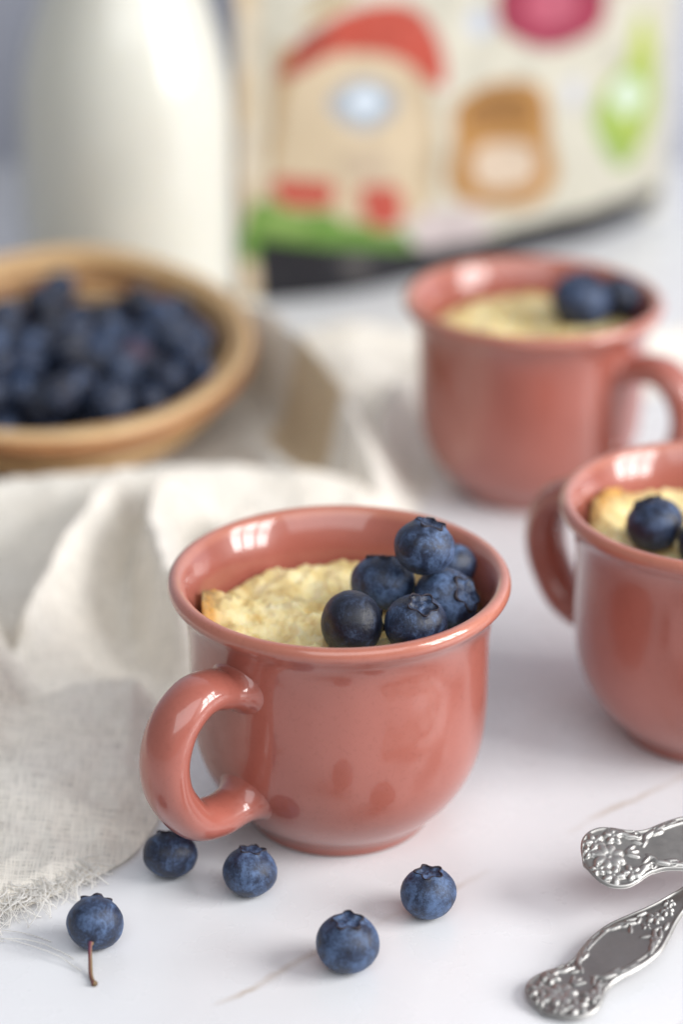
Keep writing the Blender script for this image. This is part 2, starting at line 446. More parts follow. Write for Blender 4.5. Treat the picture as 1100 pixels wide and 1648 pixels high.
# ------------------------------------------------------------------ blueberries
def berry_mesh(seed, open_):
    NR, NS = 34, 40
    rng = random.Random(seed)
    off = Vector((seed*5.1, seed*2.3, seed*7.7))
    a0 = rng.uniform(0.40, 0.48)
    ph = rng.uniform(0, 6.28)
    verts, faces = [(0, 0, 0)], []
    def P(phi, th):
        lob = math.cos(5*th + ph)
        a = a0*(1 + 0.17*lob + 0.10*noise.noise(Vector((math.cos(th)*1.5, math.sin(th)*1.5, seed))))
        r = 1.0
        if phi < a:
            u = phi/a
            r -= 0.19*(1-u**4) - 0.07*math.exp(-(u/0.22)**2) - 0.035*math.exp(-((u-0.55)/0.15)**2)
        r += (0.045+0.02*lob)*math.exp(-((phi-a*1.05)/0.075)**2)
        d = Vector((math.sin(phi)*math.cos(th), math.sin(phi)*math.sin(th), math.cos(phi)))
        r += 0.030*noise.noise(d*1.4+off) + 0.010*noise.noise(d*4+off)
        r -= 0.05*math.exp(-((PI-phi)/0.20)**2)
        return Vector((d.x*r, d.y*r, d.z*r*(0.90 if d.z > 0 else 0.92)))
    phis = [0.03+0.62*(i/15) for i in range(15)] + [0.66+(PI-0.70)*(i/(NR-16)) for i in range(NR-15)]
    phis = [p for p in phis if p < PI-0.02]
    verts[0] = tuple(P(0.0, 0))
    for p in phis:
        for k in range(NS): verts.append(tuple(P(p, 2*PI*k/NS)))
    verts.append(tuple(P(PI, 0)))
    n = len(phis)
    for k in range(NS):
        k2 = (k+1) % NS
        faces.append((0, 1+k, 1+k2))
        for i in range(n-1):
            faces.append((1+i*NS+k, 1+(i+1)*NS+k, 1+(i+1)*NS+k2, 1+i*NS+k2))
        faces.append((1+(n-1)*NS+k, len(verts)-1, 1+(n-1)*NS+k2))
    body = mesh('blueberry', verts, faces)
    # calyx: ragged five-lobed crown standing on the crater's rim
    cv, cf = [], []
    NC = 50
    hs = [rng.uniform(0.5, 1.25) for _ in range(5)]
    for k in range(NC):
        th = 2*PI*k/NC
        lobe = (5*th + ph)/(2*PI)
        h = 0.004 + 0.055*hs[int(lobe) % 5]*abs(math.cos(lobe*PI))**1.6 + 0.02*noise.noise(Vector((th*6, seed, 0)))
        p = P(a0*1.04*(1 + 0.17*math.cos(5*th+ph)), th); d = Vector((math.cos(th), math.sin(th), 0))
        lean = open_*0.9
        up = (Vector((0, 0, 1))*(1-abs(lean)*0.6) + d*lean).normalized()
        side = (d - up*d.dot(up)).normalized()
        base = p - up*0.05
        tip = p + up*h
        cv += [base - side*0.030, base + side*0.030, tip + side*0.010, tip - side*0.012]
    for k in range(NC):
        k2 = (k+1) % NC
        for q in range(4):
            q2 = (q+1) % 4
            cf.append((4*k+q, 4*k+q2, 4*k2+q2, 4*k2+q))
    return body, mesh('calyx', cv, cf)
VAR = [berry_mesh(1, 0.15), berry_mesh(2, -0.35), berry_mesh(3, 0.75), berry_mesh(4, -0.15), berry_mesh(5, 0.45)]
for b, c in VAR: b.materials.append(BERRY); c.materials.append(CALYX)
def var_mat(i, mat):
    b = VAR[i][0].copy(); b.materials.clear(); b.materials.append(mat); return b
RED_ME = var_mat(0, BERRY_RED); DARK_ME = [var_mat(i, BERRY_DARK) for i in range(5)]
def berry(loc, r, axis, spin, var, label, group, me=None):
    """axis: direction in which the crown points"""
    q = Vector((0, 0, 1)).rotation_difference(Vector(axis).normalized()) @ Matrix.Rotation(spin, 3, 'Z').to_quaternion()
    o = obj('blueberry', me or VAR[var][0], None, None, loc, q.to_euler(), (r*(1+0.03*math.sin(spin*7)), r*(1-0.03*math.sin(spin*5)), r*(1+0.03*math.cos(spin*9))))
    obj('calyx', VAR[var][1], None, o)
    tag(o, label, 'blueberry', group)
    return o
TG = 'blueberries loose on the table'
berry((-0.0416, -0.0305, 0.0060), 0.00655, (0.10, 0.50, 0.86), 0.3, 1, 'blueberry on the table next to the cloth, just below the mug handle', TG)
berry((-0.0220, -0.0383, 0.0060), 0.00655, (0.10, 0.22, 0.95), 1.2, 0, 'blueberry with ragged crown on the table, just below the base of the front mug', TG)
b3 = berry((-0.0570, -0.0604, 0.0061), 0.00650, (-0.02, 0.88, 0.48), 2.1, 4, 'loose blueberry with a thin brown stem still attached', TG)
berry((0.0014, -0.0694, 0.0067), 0.00740, (0.02, -0.02, 1.0), 0.5, 3, 'largest loose blueberry, lowest on the table near the tan vein', TG)
berry((0.0205, -0.0480, 0.0063), 0.00680, (0.02, 0.02, 1.0), 2.6, 2, 'loose blueberry on the table nearest the two silver spoons', TG)
# stem of the third berry: from the side facing the camera down to the table
sp = catmull([(-0.0004, -0.0045, -0.0012), (-0.0006, -0.0066, -0.0020), (-0.0004, -0.0090, -0.0040), (0.0000, -0.0125, -0.0053), (0.0008, -0.0150, -0.0054), (0.0011, -0.0158, -0.0052)], 5)
v, f = sweep(sp, [(0.00075 if i < 4 else 0.00047 + 0.00035*max(0, (i-len(sp)+6)/6), 0.00075 if i < 4 else 0.00047 + 0.00035*max(0, (i-len(sp)+6)/6)) for i in range(len(sp))], (1, 0, 0.1), 10)
mw = b3.matrix_basis.inverted()
loc3 = Vector((-0.0570, -0.0604, 0.0061))
q3 = b3.rotation_euler.to_quaternion().inverted()
st = obj('stem', mesh('stem', [q3 @ Vector(x) / 0.0065 for x in v], f), STEM, b3)

MG = 'blueberries on the front mug of cake'
berry((0.0025, -0.0160, 0.0612), 0.0080, (0.80, 0.60, -0.15), 0.4, 0, 'smooth dark blueberry touching the cake, lowest left of the heap in the front mug', MG, DARK_ME[0])
berry((0.0102, 0.0043, 0.0622), 0.0079, (0.05, 0.40, 0.90), 0.9, 1, 'blueberry behind the smooth dark one, upper left of the heap in the front mug', MG)
berry((0.0201, -0.0019, 0.0748), 0.0076, (0.25, 0.10, 0.95), 1.7, 3, 'topmost blueberry of the heap in the front mug', MG)
berry((0.0177, -0.0179, 0.0620), 0.0075, (0.22, -0.28, 0.92), 2.2, 0, 'blueberry with star-shaped crown facing up, front of the heap above the mug rim', MG)
berry((0.0255, -0.0014, 0.0602), 0.0082, (0.72, -0.42, 0.50), 0.2, 1, 'blueberry with ringed crown facing right, rightmost in front of the heap', MG)
berry((0.0273, 0.0135, 0.0622), 0.0064, (-0.3, 0.6, 0.5), 0.2, 3, 'blueberry mostly hidden at the back of the heap in the front mug', MG)
BG = 'blueberries on the back mug of cake'
berry((0.0775, 0.2110, 0.0640), 0.0098, (0.3, -0.2, 0.9), 0.7, 2, 'blurred large blueberry on the cake of the mug farthest back', BG)
berry((0.0910, 0.2190, 0.0620), 0.0080, (0.3, 0.5, 0.8), 1.1, 1, 'blurred smaller blueberry at the right inside the mug farthest back', BG, DARK_ME[1])
RG = 'blueberries on the right mug of cake'
berry((0.0812, 0.0385, 0.0626), 0.0076, (-0.35, 0.25, 0.85), 1.3, 3, 'blueberry on the cake of the mug at the right edge, fully in view', RG)
berry((0.0935, 0.0290, 0.0605), 0.0074, (0.3, -0.2, 0.9), 0.1, 1, 'blueberry cut by the right edge of the picture, low in the right mug', RG, DARK_ME[2])

# ------------------------------------------------------------------ coiled bowl
BOWL_C = Vector((-0.0975, 0.2600, 0.0065)); TILT = R(4.5); OV = 1.22
bowl = empty('wicker_bowl', BOWL_C); bowl.rotation_euler = (TILT, R(1.0), 0)
tag(bowl, 'round bowl of coiled tan cane, full of blueberries, on the white cloth', 'bowl')
def torus(name, Rm, z, rr, rz, seg=80, sub=12, ph=0.0):
    vs_, fs = [], []
    for k in range(seg):
        a = 2*PI*k/seg
        w = 1 + 0.010*math.sin(3*a+ph) + 0.006*math.sin(7*a+2*ph)
        for j in range(sub):
            b = 2*PI*j/sub
            R_ = Rm*w + rr*math.cos(b)
            vs_.append((R_*math.cos(a), OV*R_*math.sin(a), z + 0.0005*math.sin(4*a+ph) + rz*math.sin(b)))
    for k in range(seg):
        for j in range(sub):
            k2, j2 = (k+1) % seg, (j+1) % sub
            fs.append((k*sub+j, k2*sub+j, k2*sub+j2, k*sub+j2))
    return mesh(name, vs_, fs)
wallp = [(0.0430, 0.0030), (0.0468, 0.0050), (0.0503, 0.0074), (0.0533, 0.0101), (0.0558, 0.0131), (0.0577, 0.0164), (0.0591, 0.0199), (0.0601, 0.0234)]
obj('base', lathe('base', [(0, 0.0), (0.040, 0.0), (0.0425, 0.002), (0.041, 0.0055), (0, 0.0045)], 64), CANE[1], bowl, scale=(1, OV, 1))
for i, (rm, z) in enumerate(wallp):
    obj('coil', torus('coil', rm, z, 0.0023, 0.0021, ph=i*1.3), CANE[(2, 1, 2, 1, 0, 1, 2, 0)[i]], bowl)
for i, (rm, z) in enumerate([(0.0602, 0.0264), (0.0634, 0.0276), (0.0653, 0.0250)]):
    obj('rim_strand', torus('rim_strand', rm, z, 0.0021, 0.0020, ph=0.7+i), CANE[(1, 0, 2)[i]], bowl)

def bowl_r(z):      # inner radius at height z
    pts = [(0.036, 0.006)] + [(a-0.0024, b) for a, b in wallp] + [(0.0575, 0.05)]
    if z <= pts[0][1]: return pts[0][0]
    for (r0, z0), (r1, z1) in zip(pts[:-1], pts[1:]):
        if z <= z1: return r0 + (r1-r0)*(z-z0)/(z1-z0)
    return pts[-1][0]
rng = random.Random(11)
packed = []
for n in range(125):
    best = None
    r = rng.uniform(0.0057, 0.0072)
    for c in range(60):
        a = rng.uniform(0, 2*PI); q = math.sqrt(rng.random())*0.053
        x, y = q*math.cos(a), OV*q*math.sin(a)
        z = 0.0060 + r*0.93
        while q + r*0.97 > bowl_r(z) and z < 0.06: z += 0.0006
        for (px, py, pz, pr) in packed:
            d2 = (x-px)**2 + (y-py)**2; s2 = (r+pr)*0.965
            if d2 < s2*s2: z = max(z, pz + math.sqrt(s2*s2-d2))
        cost = z + 0.16*y
        if best is None or cost < best[0]: best = (cost, x, y, z)
    _, x, y, z = best
    if z > 0.0365: continue
    packed.append((x, y, z, r))
BMW = Matrix.Translation(BOWL_C) @ bowl.rotation_euler.to_matrix().to_4x4()
WP = [BMW @ Vector((x, y, z)) for x, y, z, r in packed]
def in_view(i):            # is this berry's middle open to the camera and inside the picture?
    c = cam.location; d = WP[i]-c; L = d.length; d.normalize()
    if WP[i].x < -0.118: return False
    for j, q in enumerate(WP):
        if j == i: continue
        t = (q-c).dot(d)
        if 0 < t < L and (c + d*t - q).length < packed[j][3]*0.95: return False
    return True
SEEN = [i for i in range(len(packed)) if in_view(i)]
def height_in_picture(i): return (WP[i].z-cam.location.z)/(WP[i].y-cam.location.y)
SPECIAL = {max(SEEN, key=lambda i: WP[i].x/(WP[i].y-cam.location.y)): 'rightmost blueberry in the cane bowl, against its inner wall',
           max(SEEN, key=height_in_picture): 'blueberry highest up the picture in the cane bowl, nearest the milk bottle',
           min(SEEN, key=height_in_picture): 'blueberry lowest in the picture in the cane bowl, behind its front rim'}
top = sorted(range(len(packed)), key=lambda i: -packed[i][2])
red_i = min(top[:30], key=lambda i: (packed[i][0]-0.025)**2 + (packed[i][1]+0.010)**2)
for i, (x, y, z, r) in enumerate(packed):
    p = BMW @ Vector((x, y, z))
    ax = (rng.uniform(-1, 1), rng.uniform(-1, 1), rng.uniform(-0.6, 1))
    v = rng.randrange(5)
    if i == red_i: berry(p, r, (0.2, -0.3, 0.9), 1, 0, 'one purplish red berry among the dark ones in the cane bowl', 'blueberries heaped in the bowl', RED_ME)
    else: berry(p, r, ax, rng.uniform(0, 6), v, SPECIAL.get(i, 'dark blueberry heaped with many others in the cane bowl'), 'blueberries heaped in the bowl', DARK_ME[v] if rng.random() < 0.55 else None)

# ------------------------------------------------------------------ linen cloth
def interp(pts, y):
    if y <= pts[0][0]: return pts[0][1]
    for i, ((a, b), (c, d)) in enumerate(zip(pts[:-1], pts[1:])):
        if y <= c:
            h = c-a; t = (y-a)/h
            m0 = (d-pts[i-1][1])/(c-pts[i-1][0]) if i else (d-b)/h
            m1 = (pts[i+2][1]-b)/(pts[i+2][0]-a) if i+2 < len(pts) else (d-b)/h
            return (2*t**3-3*t*t+1)*b + (t**3-2*t*t+t)*h*m0 + (3*t*t-2*t**3)*d + (t**3-t*t)*h*m1
    return pts[-1][1]
XR = [(-0.052, -0.086), (-0.046, -0.075), (-0.038, -0.065), (-0.030, -0.057), (-0.020, -0.050), (0.0, -0.0455), (0.05, -0.044), (0.09, -0.026), (0.13, -0.002), (0.17, 0.020), (0.20, 0.028), (0.24, 0.040), (0.265, 0.075), (0.30, 0.125), (0.360, 0.165)]
RIDGES = [  # polyline, height, spread towards its left side, spread towards its right side (walking along the line)
    ([(-0.140, -0.030), (-0.098, -0.004), (-0.087, 0.016), (-0.074, 0.037), (-0.056, 0.044), (-0.040, 0.042)], 0.0082, 0.0040, 0.030),
    ([(-0.071, 0.158), (-0.073, 0.135), (-0.079, 0.105), (-0.088, 0.066)], 0.0170, 0.0115, 0.0034),
    ([(-0.052, 0.160), (-0.057, 0.135), (-0.056, 0.105), (-0.050, 0.080), (-0.038, 0.066)], 0.0190, 0.0120, 0.0048),
    ([(-0.045, 0.325), (-0.024, 0.282), (-0.012, 0.240), (0.000, 0.205), (0.006, 0.190)], 0.0200, 0.012, 0.0048),
    ([(0.002, 0.176), (-0.030, 0.178), (-0.060, 0.174), (-0.100, 0.170), (-0.150, 0.165)], 0.0110, 0.0140, 0.0060),
    ([(-0.170, 0.115), (-0.122, 0.100), (-0.104, 0.065), (-0.094, 0.025), (-0.100, -0.005)], 0.0200, 0.011, 0.0050),
    ([(-0.028, 0.150), (-0.034, 0.120), (-0.032, 0.095)], 0.0120, 0.009, 0.0045),
    ([(-0.240, 0.20), (-0.20, 0.13), (-0.19, 0.05), (-0.21, -0.02)], 0.0180, 0.012, 0.008),
    ([(-0.150, 0.14), (-0.140, 0.08), (-0.150, 0.02)], 0.0150, 0.011, 0.0050),
    ([(-0.050, 0.345), (-0.020, 0.325), (0.005, 0.300)], 0.0060, 0.010, 0.007),
    ([(0.034, 0.285), (0.018, 0.262), (0.012, 0.225), (0.020, 0.190)], 0.0080, 0.010, 0.0050),
    ([(-0.030, 0.215), (-0.022, 0.195), (-0.010, 0.180)], 0.0080, 0.008, 0.0050),
    ([(0.030, 0.335), (0.005, 0.338), (-0.025, 0.350)], 0.0050, 0.008, 0.008),
    ([(0.15, 0.345), (0.09, 0.315), (0.045, 0.300)], 0.0050, 0.010, 0.006),
]
def ridge_h(x, y):
    tot = 0.0
    for pts, h, sl, sr in RIDGES:
        best = 1e9; side = 0; tt = 0
        for i in range(len(pts)-1):
            ax_, ay = pts[i]; bx, by = pts[i+1]
            dx, dy = bx-ax_, by-ay; L2 = dx*dx+dy*dy
            t = max(0, min(1, ((x-ax_)*dx+(y-ay)*dy)/L2))
            ex, ey = x-ax_-dx*t, y-ay-dy*t
            d = ex*ex+ey*ey
            if d < best: best = d; side = dx*ey-dy*ex; tt = (i+t)/(len(pts)-1)
        d = math.sqrt(best); s = sl if side > 0 else sr
        g = 1.75*h*math.exp(-(d/s)**1.7)*(0.72+0.28*math.sin(PI*min(1, max(0, tt))))
        tot = (tot**5 + g**5)**(1/5)
    return tot
NU, NV = 230, 320
Y0, Y1, XL = -0.052, 0.349, -0.300
verts, faces, uvs = [], [], []
for j in range(NV+1):
    y = Y0 + (Y1-Y0)*(j/NV)
    xr = interp(XR, y) + 0.0012*noise.noise(Vector((y*90, 1, 0)))
    for i in range(NU+1):
        u = 1-(1-i/NU)**1.6 if True else i/NU
        x = XL + (xr-XL)*u
        yy = y - (0.010*max(0, -x-0.078)/0.05 if y < 0 else 0)*min(1, -y/0.05 if y < 0 else 0)
        h = ridge_h(x, yy)
        db = math.hypot(x-BOWL_C.x, (yy-BOWL_C.y)/OV)              # pressed flat under the bowl
        press = min(1, max(0, (db-0.038)/0.030)); press = press*press*(3-2*press)
        dm = min(math.hypot(x-M1[0], yy-M1[1])-0.041, math.hypot(x-M2[0], yy-M2[1])-0.036); pm = min(1, max(0, dm/0.012))
        P_ = Vector((x, yy, 0))
        h += 0.0022*noise.noise(P_*45) + 0.0018*(0.4-abs(noise.noise(P_*85+Vector((5, 0, 0))))) + 0.0009*(0.4-abs(noise.noise(P_*210+Vector((0, 5, 0))))) + 0.0012
        e = min(1, i and (xr-x)/0.010 or (xr-x)/0.010, max(0, (y-Y0)/0.012), (Y1-y)/0.01)   # lies down at its edges
        h = 0.0008 + max(0, h)*press*(0.10+0.90*max(0, e))*(0.15+0.85*pm)
        verts.append((x, yy, min(h, 0.0062 if db < 0.040 else 1)))
        uvs.append((x, yy + h*0.8))
for j in range(NV):
    for i in range(NU):
        a = j*(NU+1)+i
        faces.append((a, a+1, a+NU+2, a+NU+1))
me = mesh('linen_cloth', verts, faces)
uvl = me.uv_layers.new(name='UVMap')
li = np.zeros(len(me.loops), dtype=np.int32); me.loops.foreach_get('vertex_index', li)
uvl.data.foreach_set('uv', np.array(uvs, dtype=np.float32)[li].ravel())
def band(x, y):                      # tan shade of the fold right of the bowl, painted into the cloth colour
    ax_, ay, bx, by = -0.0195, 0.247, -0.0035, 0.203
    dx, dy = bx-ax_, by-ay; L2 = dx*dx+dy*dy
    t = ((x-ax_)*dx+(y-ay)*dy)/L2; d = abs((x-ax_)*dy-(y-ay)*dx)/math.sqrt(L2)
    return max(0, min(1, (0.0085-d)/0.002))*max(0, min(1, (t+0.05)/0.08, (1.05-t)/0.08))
me.attributes.new('tan_fold_shade', 'FLOAT', 'POINT').data.foreach_set('value', [band(v[0], v[1]) for v in verts])
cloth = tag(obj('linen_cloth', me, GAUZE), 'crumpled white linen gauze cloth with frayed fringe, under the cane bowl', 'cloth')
# fringe: loose threads along the cloth's front edge
front = [(verts[i][0], verts[i][1]) for i in range(NU+1) if verts[i][0] > -0.135]
front += [(interp(XR, y), y) for y in (-0.048, -0.044, -0.040, -0.036, -0.032)]
front = [Vector((a, b, 0)) for a, b in front]
cum = [0]
for a, b in zip(front[:-1], front[1:]): cum.append(cum[-1]+(b-a).length)
def along(s):
    for i in range(len(front)-1):
        if s <= cum[i+1]:
            t = (s-cum[i])/max(1e-9, cum[i+1]-cum[i]); d = (front[i+1]-front[i]).normalized()
            return front[i].lerp(front[i+1], t), d
    return front[-1], (front[-1]-front[-2]).normalized()
fv, ff = [], []
rng = random.Random(5)
def add_thread(p, ang, length, rad, curl, z0):
    pts = []; n = 16; a = ang; z = z0
    k1, k2, ph = rng.uniform(-curl, curl), rng.uniform(0.3, 1)*curl, rng.uniform(0, 6.28)
    zt = rng.uniform(0.0003, 0.0022)
    for i in range(n+1):
        t = i/n
        pts.append(Vector((p.x, p.y, max(0.0003, z + zt*math.sin(PI*t*rng.uniform(0.95, 1.05))))))
        a += (k1 + k2*math.sin(ph + t*7))/n
        p = p + Vector((math.cos(a), math.sin(a), 0))*(length/n)
        z = z0*(1-t) + 0.0004
    v, f = sweep(pts, [(rad, rad)]*(n+1), (0.02, 0.03, 1), 5, cap=False)
    b = len(fv); fv.extend(v); ff.extend([tuple(q+b for q in x) for x in f])
for k in range(1250):
    s = rng.random()*cum[-1]
    p, d = along(s)
    nrm = math.atan2(-d.x, d.y) if False else math.atan2(d.x*-1, d.y)
    out = math.atan2(-d.x, d.y)                 # the cloth lies left of the walking direction, so outward is to the right
    out = math.atan2(-d.x, d.y) 
    o = Vector((d.y, -d.x, 0)); out = math.atan2(o.y, o.x)
    inset = rng.uniform(0.0005, 0.014)
    add_thread(p - o*inset, out + rng.gauss(0.15, 0.55), rng.uniform(0.003, 0.009)+inset*0.7, rng.choice((0.00006, 0.00008, 0.00011, 0.00017)), rng.choice((3.0, 5.0, 8.0, 11.0)), 0.0014+inset*0.10)
for k in range(7):                              # a few long strays lying along the edge
    s = rng.uniform(0.1, 0.9)*cum[-1]; p, d = along(s); o = Vector((d.y, -d.x, 0))
    add_thread(p + o*rng.uniform(0.002, 0.008), math.atan2(d.y, d.x) + rng.gauss(0, 0.35), rng.uniform(0.020, 0.035), 0.00014, 2.0, 0.0008)
fr = obj('fringe', mesh('fringe', fv, ff), THREAD, cloth); fr['kind'] = 'stuff'

# ------------------------------------------------------------------ silver spoons
def hw(t):     # half width of the handle along its length (mm)
    P = [(0, 1.2), (0.7, 4.2), (2.2, 7.0), (4.5, 8.7), (7.5, 9.2), (10.5, 8.3), (13.5, 7.0), (16.5, 6.4), (19, 6.5), (23, 7.4), (28, 8.1), (33, 7.9), (38, 6.5), (43, 4.8), (48, 3.6), (56, 2.7), (70, 2.3), (85, 2.3), (94, 2.8), (100, 3.6)]
    return interp(P, t)
def spine(t):  # height of the spine (mm): the tip dips, the middle arches, the neck drops to the bowl
    return interp([(0, 0.6), (8, 1.6), (30, 3.6), (60, 6.0), (85, 5.2), (100, 3.2)], t)
rs = random.Random(3)
DABS = []      # relief: ellipsoidal dabs (cx, cy, half length, half width, angle, height)
def flower(cx, cy, rad, n, ph, h=0.75):
    for k in range(n):
        a = ph + 2*PI*k/n
        DABS.append((cx+math.cos(a)*rad*0.58, cy+math.sin(a)*rad*0.58, rad*0.45, rad*0.30, a, h))
    DABS.append((cx, cy, rad*0.20, rad*0.20, 0, h*0.85))
flower(6.0, 0.0, 3.9, 8, 0.2, 1.0); flower(4.4, 5.0, 2.7, 5, 0.5, 0.9); flower(5.0, -5.3, 2.8, 5, 0.9, 0.9); flower(9.3, 5.6, 2.3, 5, 0.1, 0.85); flower(9.6, -5.6, 2.4, 5, 0.4, 0.85); flower(2.0, 2.6, 1.8, 5, 0.3, 0.8); flower(2.1, -2.7, 1.8, 5, 0.2, 0.8)
for a in (-0.55, 0.0, 0.5): DABS.append((10.6+1.6*math.cos(a), 0.3+2.0*math.sin(a), 1.7, 0.5, a, 0.55))
for s in (-1, 1):
    for (x, y, l, w_, a, h) in [(12.3, 5.6, 2.2, 0.7, -0.7, 0.7), (13.6, 4.5, 1.8, 0.6, -0.3, 0.7), (11.0, 6.6, 1.6, 0.6, -1.0, 0.6), (18.2, 4.4, 2.0, 0.7, 0.5, 0.7), (20.4, 4.3, 1.7, 0.55, 0.2, 0.6), (17.0, 3.6, 1.2, 0.5, 0.9, 0.55), (33.0, 5.2, 2.0, 0.6, -0.4, 0.65), (36.0, 3.6, 1.9, 0.6, -0.7, 0.7), (38.4, 2.6, 1.4, 0.5, 0.3, 0.6), (40.5, 3.6, 1.6, 0.55, -0.3, 0.6)]:
        DABS.append((x, s*y, l, w_, s*a, h))
for s in (-1, 1):                               # acanthus strokes round the shield
    for (x, y, l, w_, a, h) in [(21.5, 5.6, 2.2, 0.55, 0.45, 0.6), (24.5, 6.3, 2.0, 0.5, 0.25, 0.55), (31.5, 6.2, 2.2, 0.55, -0.35, 0.6), (34.5, 5.2, 2.0, 0.55, -0.55, 0.65), (16.2, 2.2, 1.5, 0.45, 0.8, 0.5), (14.6, 2.6, 1.4, 0.45, -0.6, 0.5), (37.5, 4.2, 1.8, 0.5, -0.6, 0.6), (34.6, 2.2, 1.6, 0.45, 0.7, 0.5)]:
        DABS.append((x, s*y, l, w_, s*a, h))
flower(41.2, 0.2, 2.1, 5, 0.3); flower(45.0, -0.6, 1.7, 5, 0.8); flower(47.8, 0.9, 1.5, 5, 0.1); flower(37.6, 0.0, 1.2, 4, 0.0, 0.5)
SCROLLS = [(9.9, 7.0, 1.6), (9.9, -7.0, 1.6), (15.2, 4.6, 1.1), (15.2, -4.6, 1.1), (20.5, 5.0, 1.2), (20.5, -5.0, 1.2), (35.0, 4.6, 1.2), (35.0, -4.6, 1.2)]
def relief(t, v, w):
    d = w - abs(v)
    h = 0.55*math.exp(-((d-0.55)/0.42)**2)
    if 19 < t < 38: h = max(h, 0.45*math.exp(-((d-2.0)/0.28)**2)*min(1, (t-19)/3, (38-t)/3))
    if 8 < t < 15: h = max(h, 0.40*math.exp(-((d-1.7)/0.3)**2))
    for (cx, cy, r) in SCROLLS:
        q = math.hypot(t-cx, v-cy)
        if q < r*1.6: h = max(h, 0.6*math.exp(-((q-r*0.75)/0.26)**2), 0.5*math.exp(-(q/0.3)**2))
    for (cx, cy, l, wd, a, hh) in DABS:
        dx, dy = t-cx, v-cy
        if abs(dx) > l+0.6 or abs(dy) > l+0.6: continue
        ca, sa = math.cos(a), math.sin(a)
        q = ((dx*ca+dy*sa)/l)**2 + ((-dx*sa+dy*ca)/wd)**2
        if q < 1: h = max(h, hh*(0.25+0.75*math.sqrt(1-q)))
    return h
def spoon_mesh():
    ts = [0.25*i for i in range(0, 201)] + [50+1.5*i for i in range(1, 34)]
    NVv = 64
    verts, faces, tn = [], [], []
    for t in ts:
        w = hw(t)
        for k in range(NVv+1):
            q = -1 + 2*k/NVv; v = w*math.copysign(1-(1-abs(q))**1.15, q)
            edge = math.sqrt(max(0, 1-(abs(v)/w)**8))
            h = relief(t, v, w) if t < 52 else 0.25*math.exp(-((w-abs(v)-0.6)/0.5)**2)
            endf = min(1, t/0.8)
            z = spine(t) + (0.55 + h*1.0)*edge*(0.3+0.7*endf) + (0.30*(abs(v)/w)**2 if t < 15 else 0)
            verts.append((t/1000, v/1000, z/1000)); tn.append(max(0, min(1, 0.75-h*1.2)) if t < 52 else 0.3)
    n = NVv+1
    for i in range(len(ts)-1):
        for k in range(NVv):
            a = i*n+k; faces.append((a, a+n, a+n+1, a+1))
    b0 = len(verts); NB = 8
    for t in ts:
        w = hw(t)
        for k in range(NB+1):
            v = w*(-1+2*k/NB)
            verts.append((t/1000, v/1000, (spine(t) - 0.7*(1-(v/w)**2) + (0.30*(abs(v)/w)**2 if t < 15 else 0))/1000)); tn.append(0.3)
    m_ = NB+1
    for i in range(len(ts)-1):
        for k in range(NB):
            a = b0+i*m_+k; faces.append((a, a+1, a+m_+1, a+m_))
        step = NVv//NB                                # close the two long edges
        faces.append((i*n, b0+i*m_, b0+(i+1)*m_, (i+1)*n))
        faces.append((i*n+NVv, (i+1)*n+NVv, b0+(i+1)*m_+NB, b0+i*m_+NB))
    faces.append(tuple([k for k in range(n)] + [b0+NB-k for k in range(NB+1)]))
    me = mesh('handle', verts, faces)
    at = me.attributes.new('tarnish', 'FLOAT', 'POINT'); at.data.foreach_set('value', tn)
    return me
def spoon_bowl():
    verts, faces = [], []
    NX, NY = 36, 20
    for side in (0, 1):
        for i in range(NX+1):
            t = i/NX; x = 98.5 + 46*t
            w = 14.5*math.sqrt(max(0.0, 1-((t-0.56)/ (0.56 if t < 0.56 else 0.44))**2))**(1.0 if t > 0.56 else 1.25)
            w = max(w, 3.3*(1-t*6) if t < 0.16 else 0.05)
            for k in range(NY+1):
                q = -1+2*k/NY
                top_ = interp([(0, 3.4), (0.3, 5.6), (1, 6.6)], t)
                dep = 6.0*math.sin(PI*min(1, max(0, t))**0.9)
                z = top_ - dep*(1-q*q) - (0.9 if side else 0)
                verts.append((x/1000, w*q/1000, max(z, 0.05)/1000))
    n = NY+1; off = (NX+1)*n
    for i in range(NX):
        for k in range(NY):
            a = i*n+k
            faces.append((a, a+n, a+n+1, a+1)); a += off; faces.append((a, a+1, a+n+1, a+n))
        faces.append((i*n, off+i*n, off+(i+1)*n, (i+1)*n)); faces.append((i*n+NY, (i+1)*n+NY, off+(i+1)*n+NY, off+i*n+NY))
    return mesh('spoon_bowl', verts, faces)
SH, SB = spoon_mesh(), spoon_bowl()
SH.materials.append(SILVER); SB.materials.append(SILVER)
def spoon(loc, rz, pitch, roll, label):
    root = empty('spoon', loc); root.rotation_mode = 'XYZ'
    root.rotation_euler = (Matrix.Rotation(rz, 3, 'Z') @ Matrix.Rotation(pitch, 3, 'Y') @ Matrix.Rotation(roll, 3, 'X')).to_euler()
    tag(root, label, 'spoon', 'old silver spoons')
    obj('handle', SH, None, root); obj('spoon_bowl', SB, None, root)
    return root
spoon((0.0448, -0.0885, 0.0006), R(47), 0, 0, 'ornate silver spoon lying flat, lower one in the bottom right corner')
spoon((0.0568, -0.0478, 0.0135), R(20), R(4.5), R(20), 'ornate silver spoon with raised handle end, resting across the lower one')

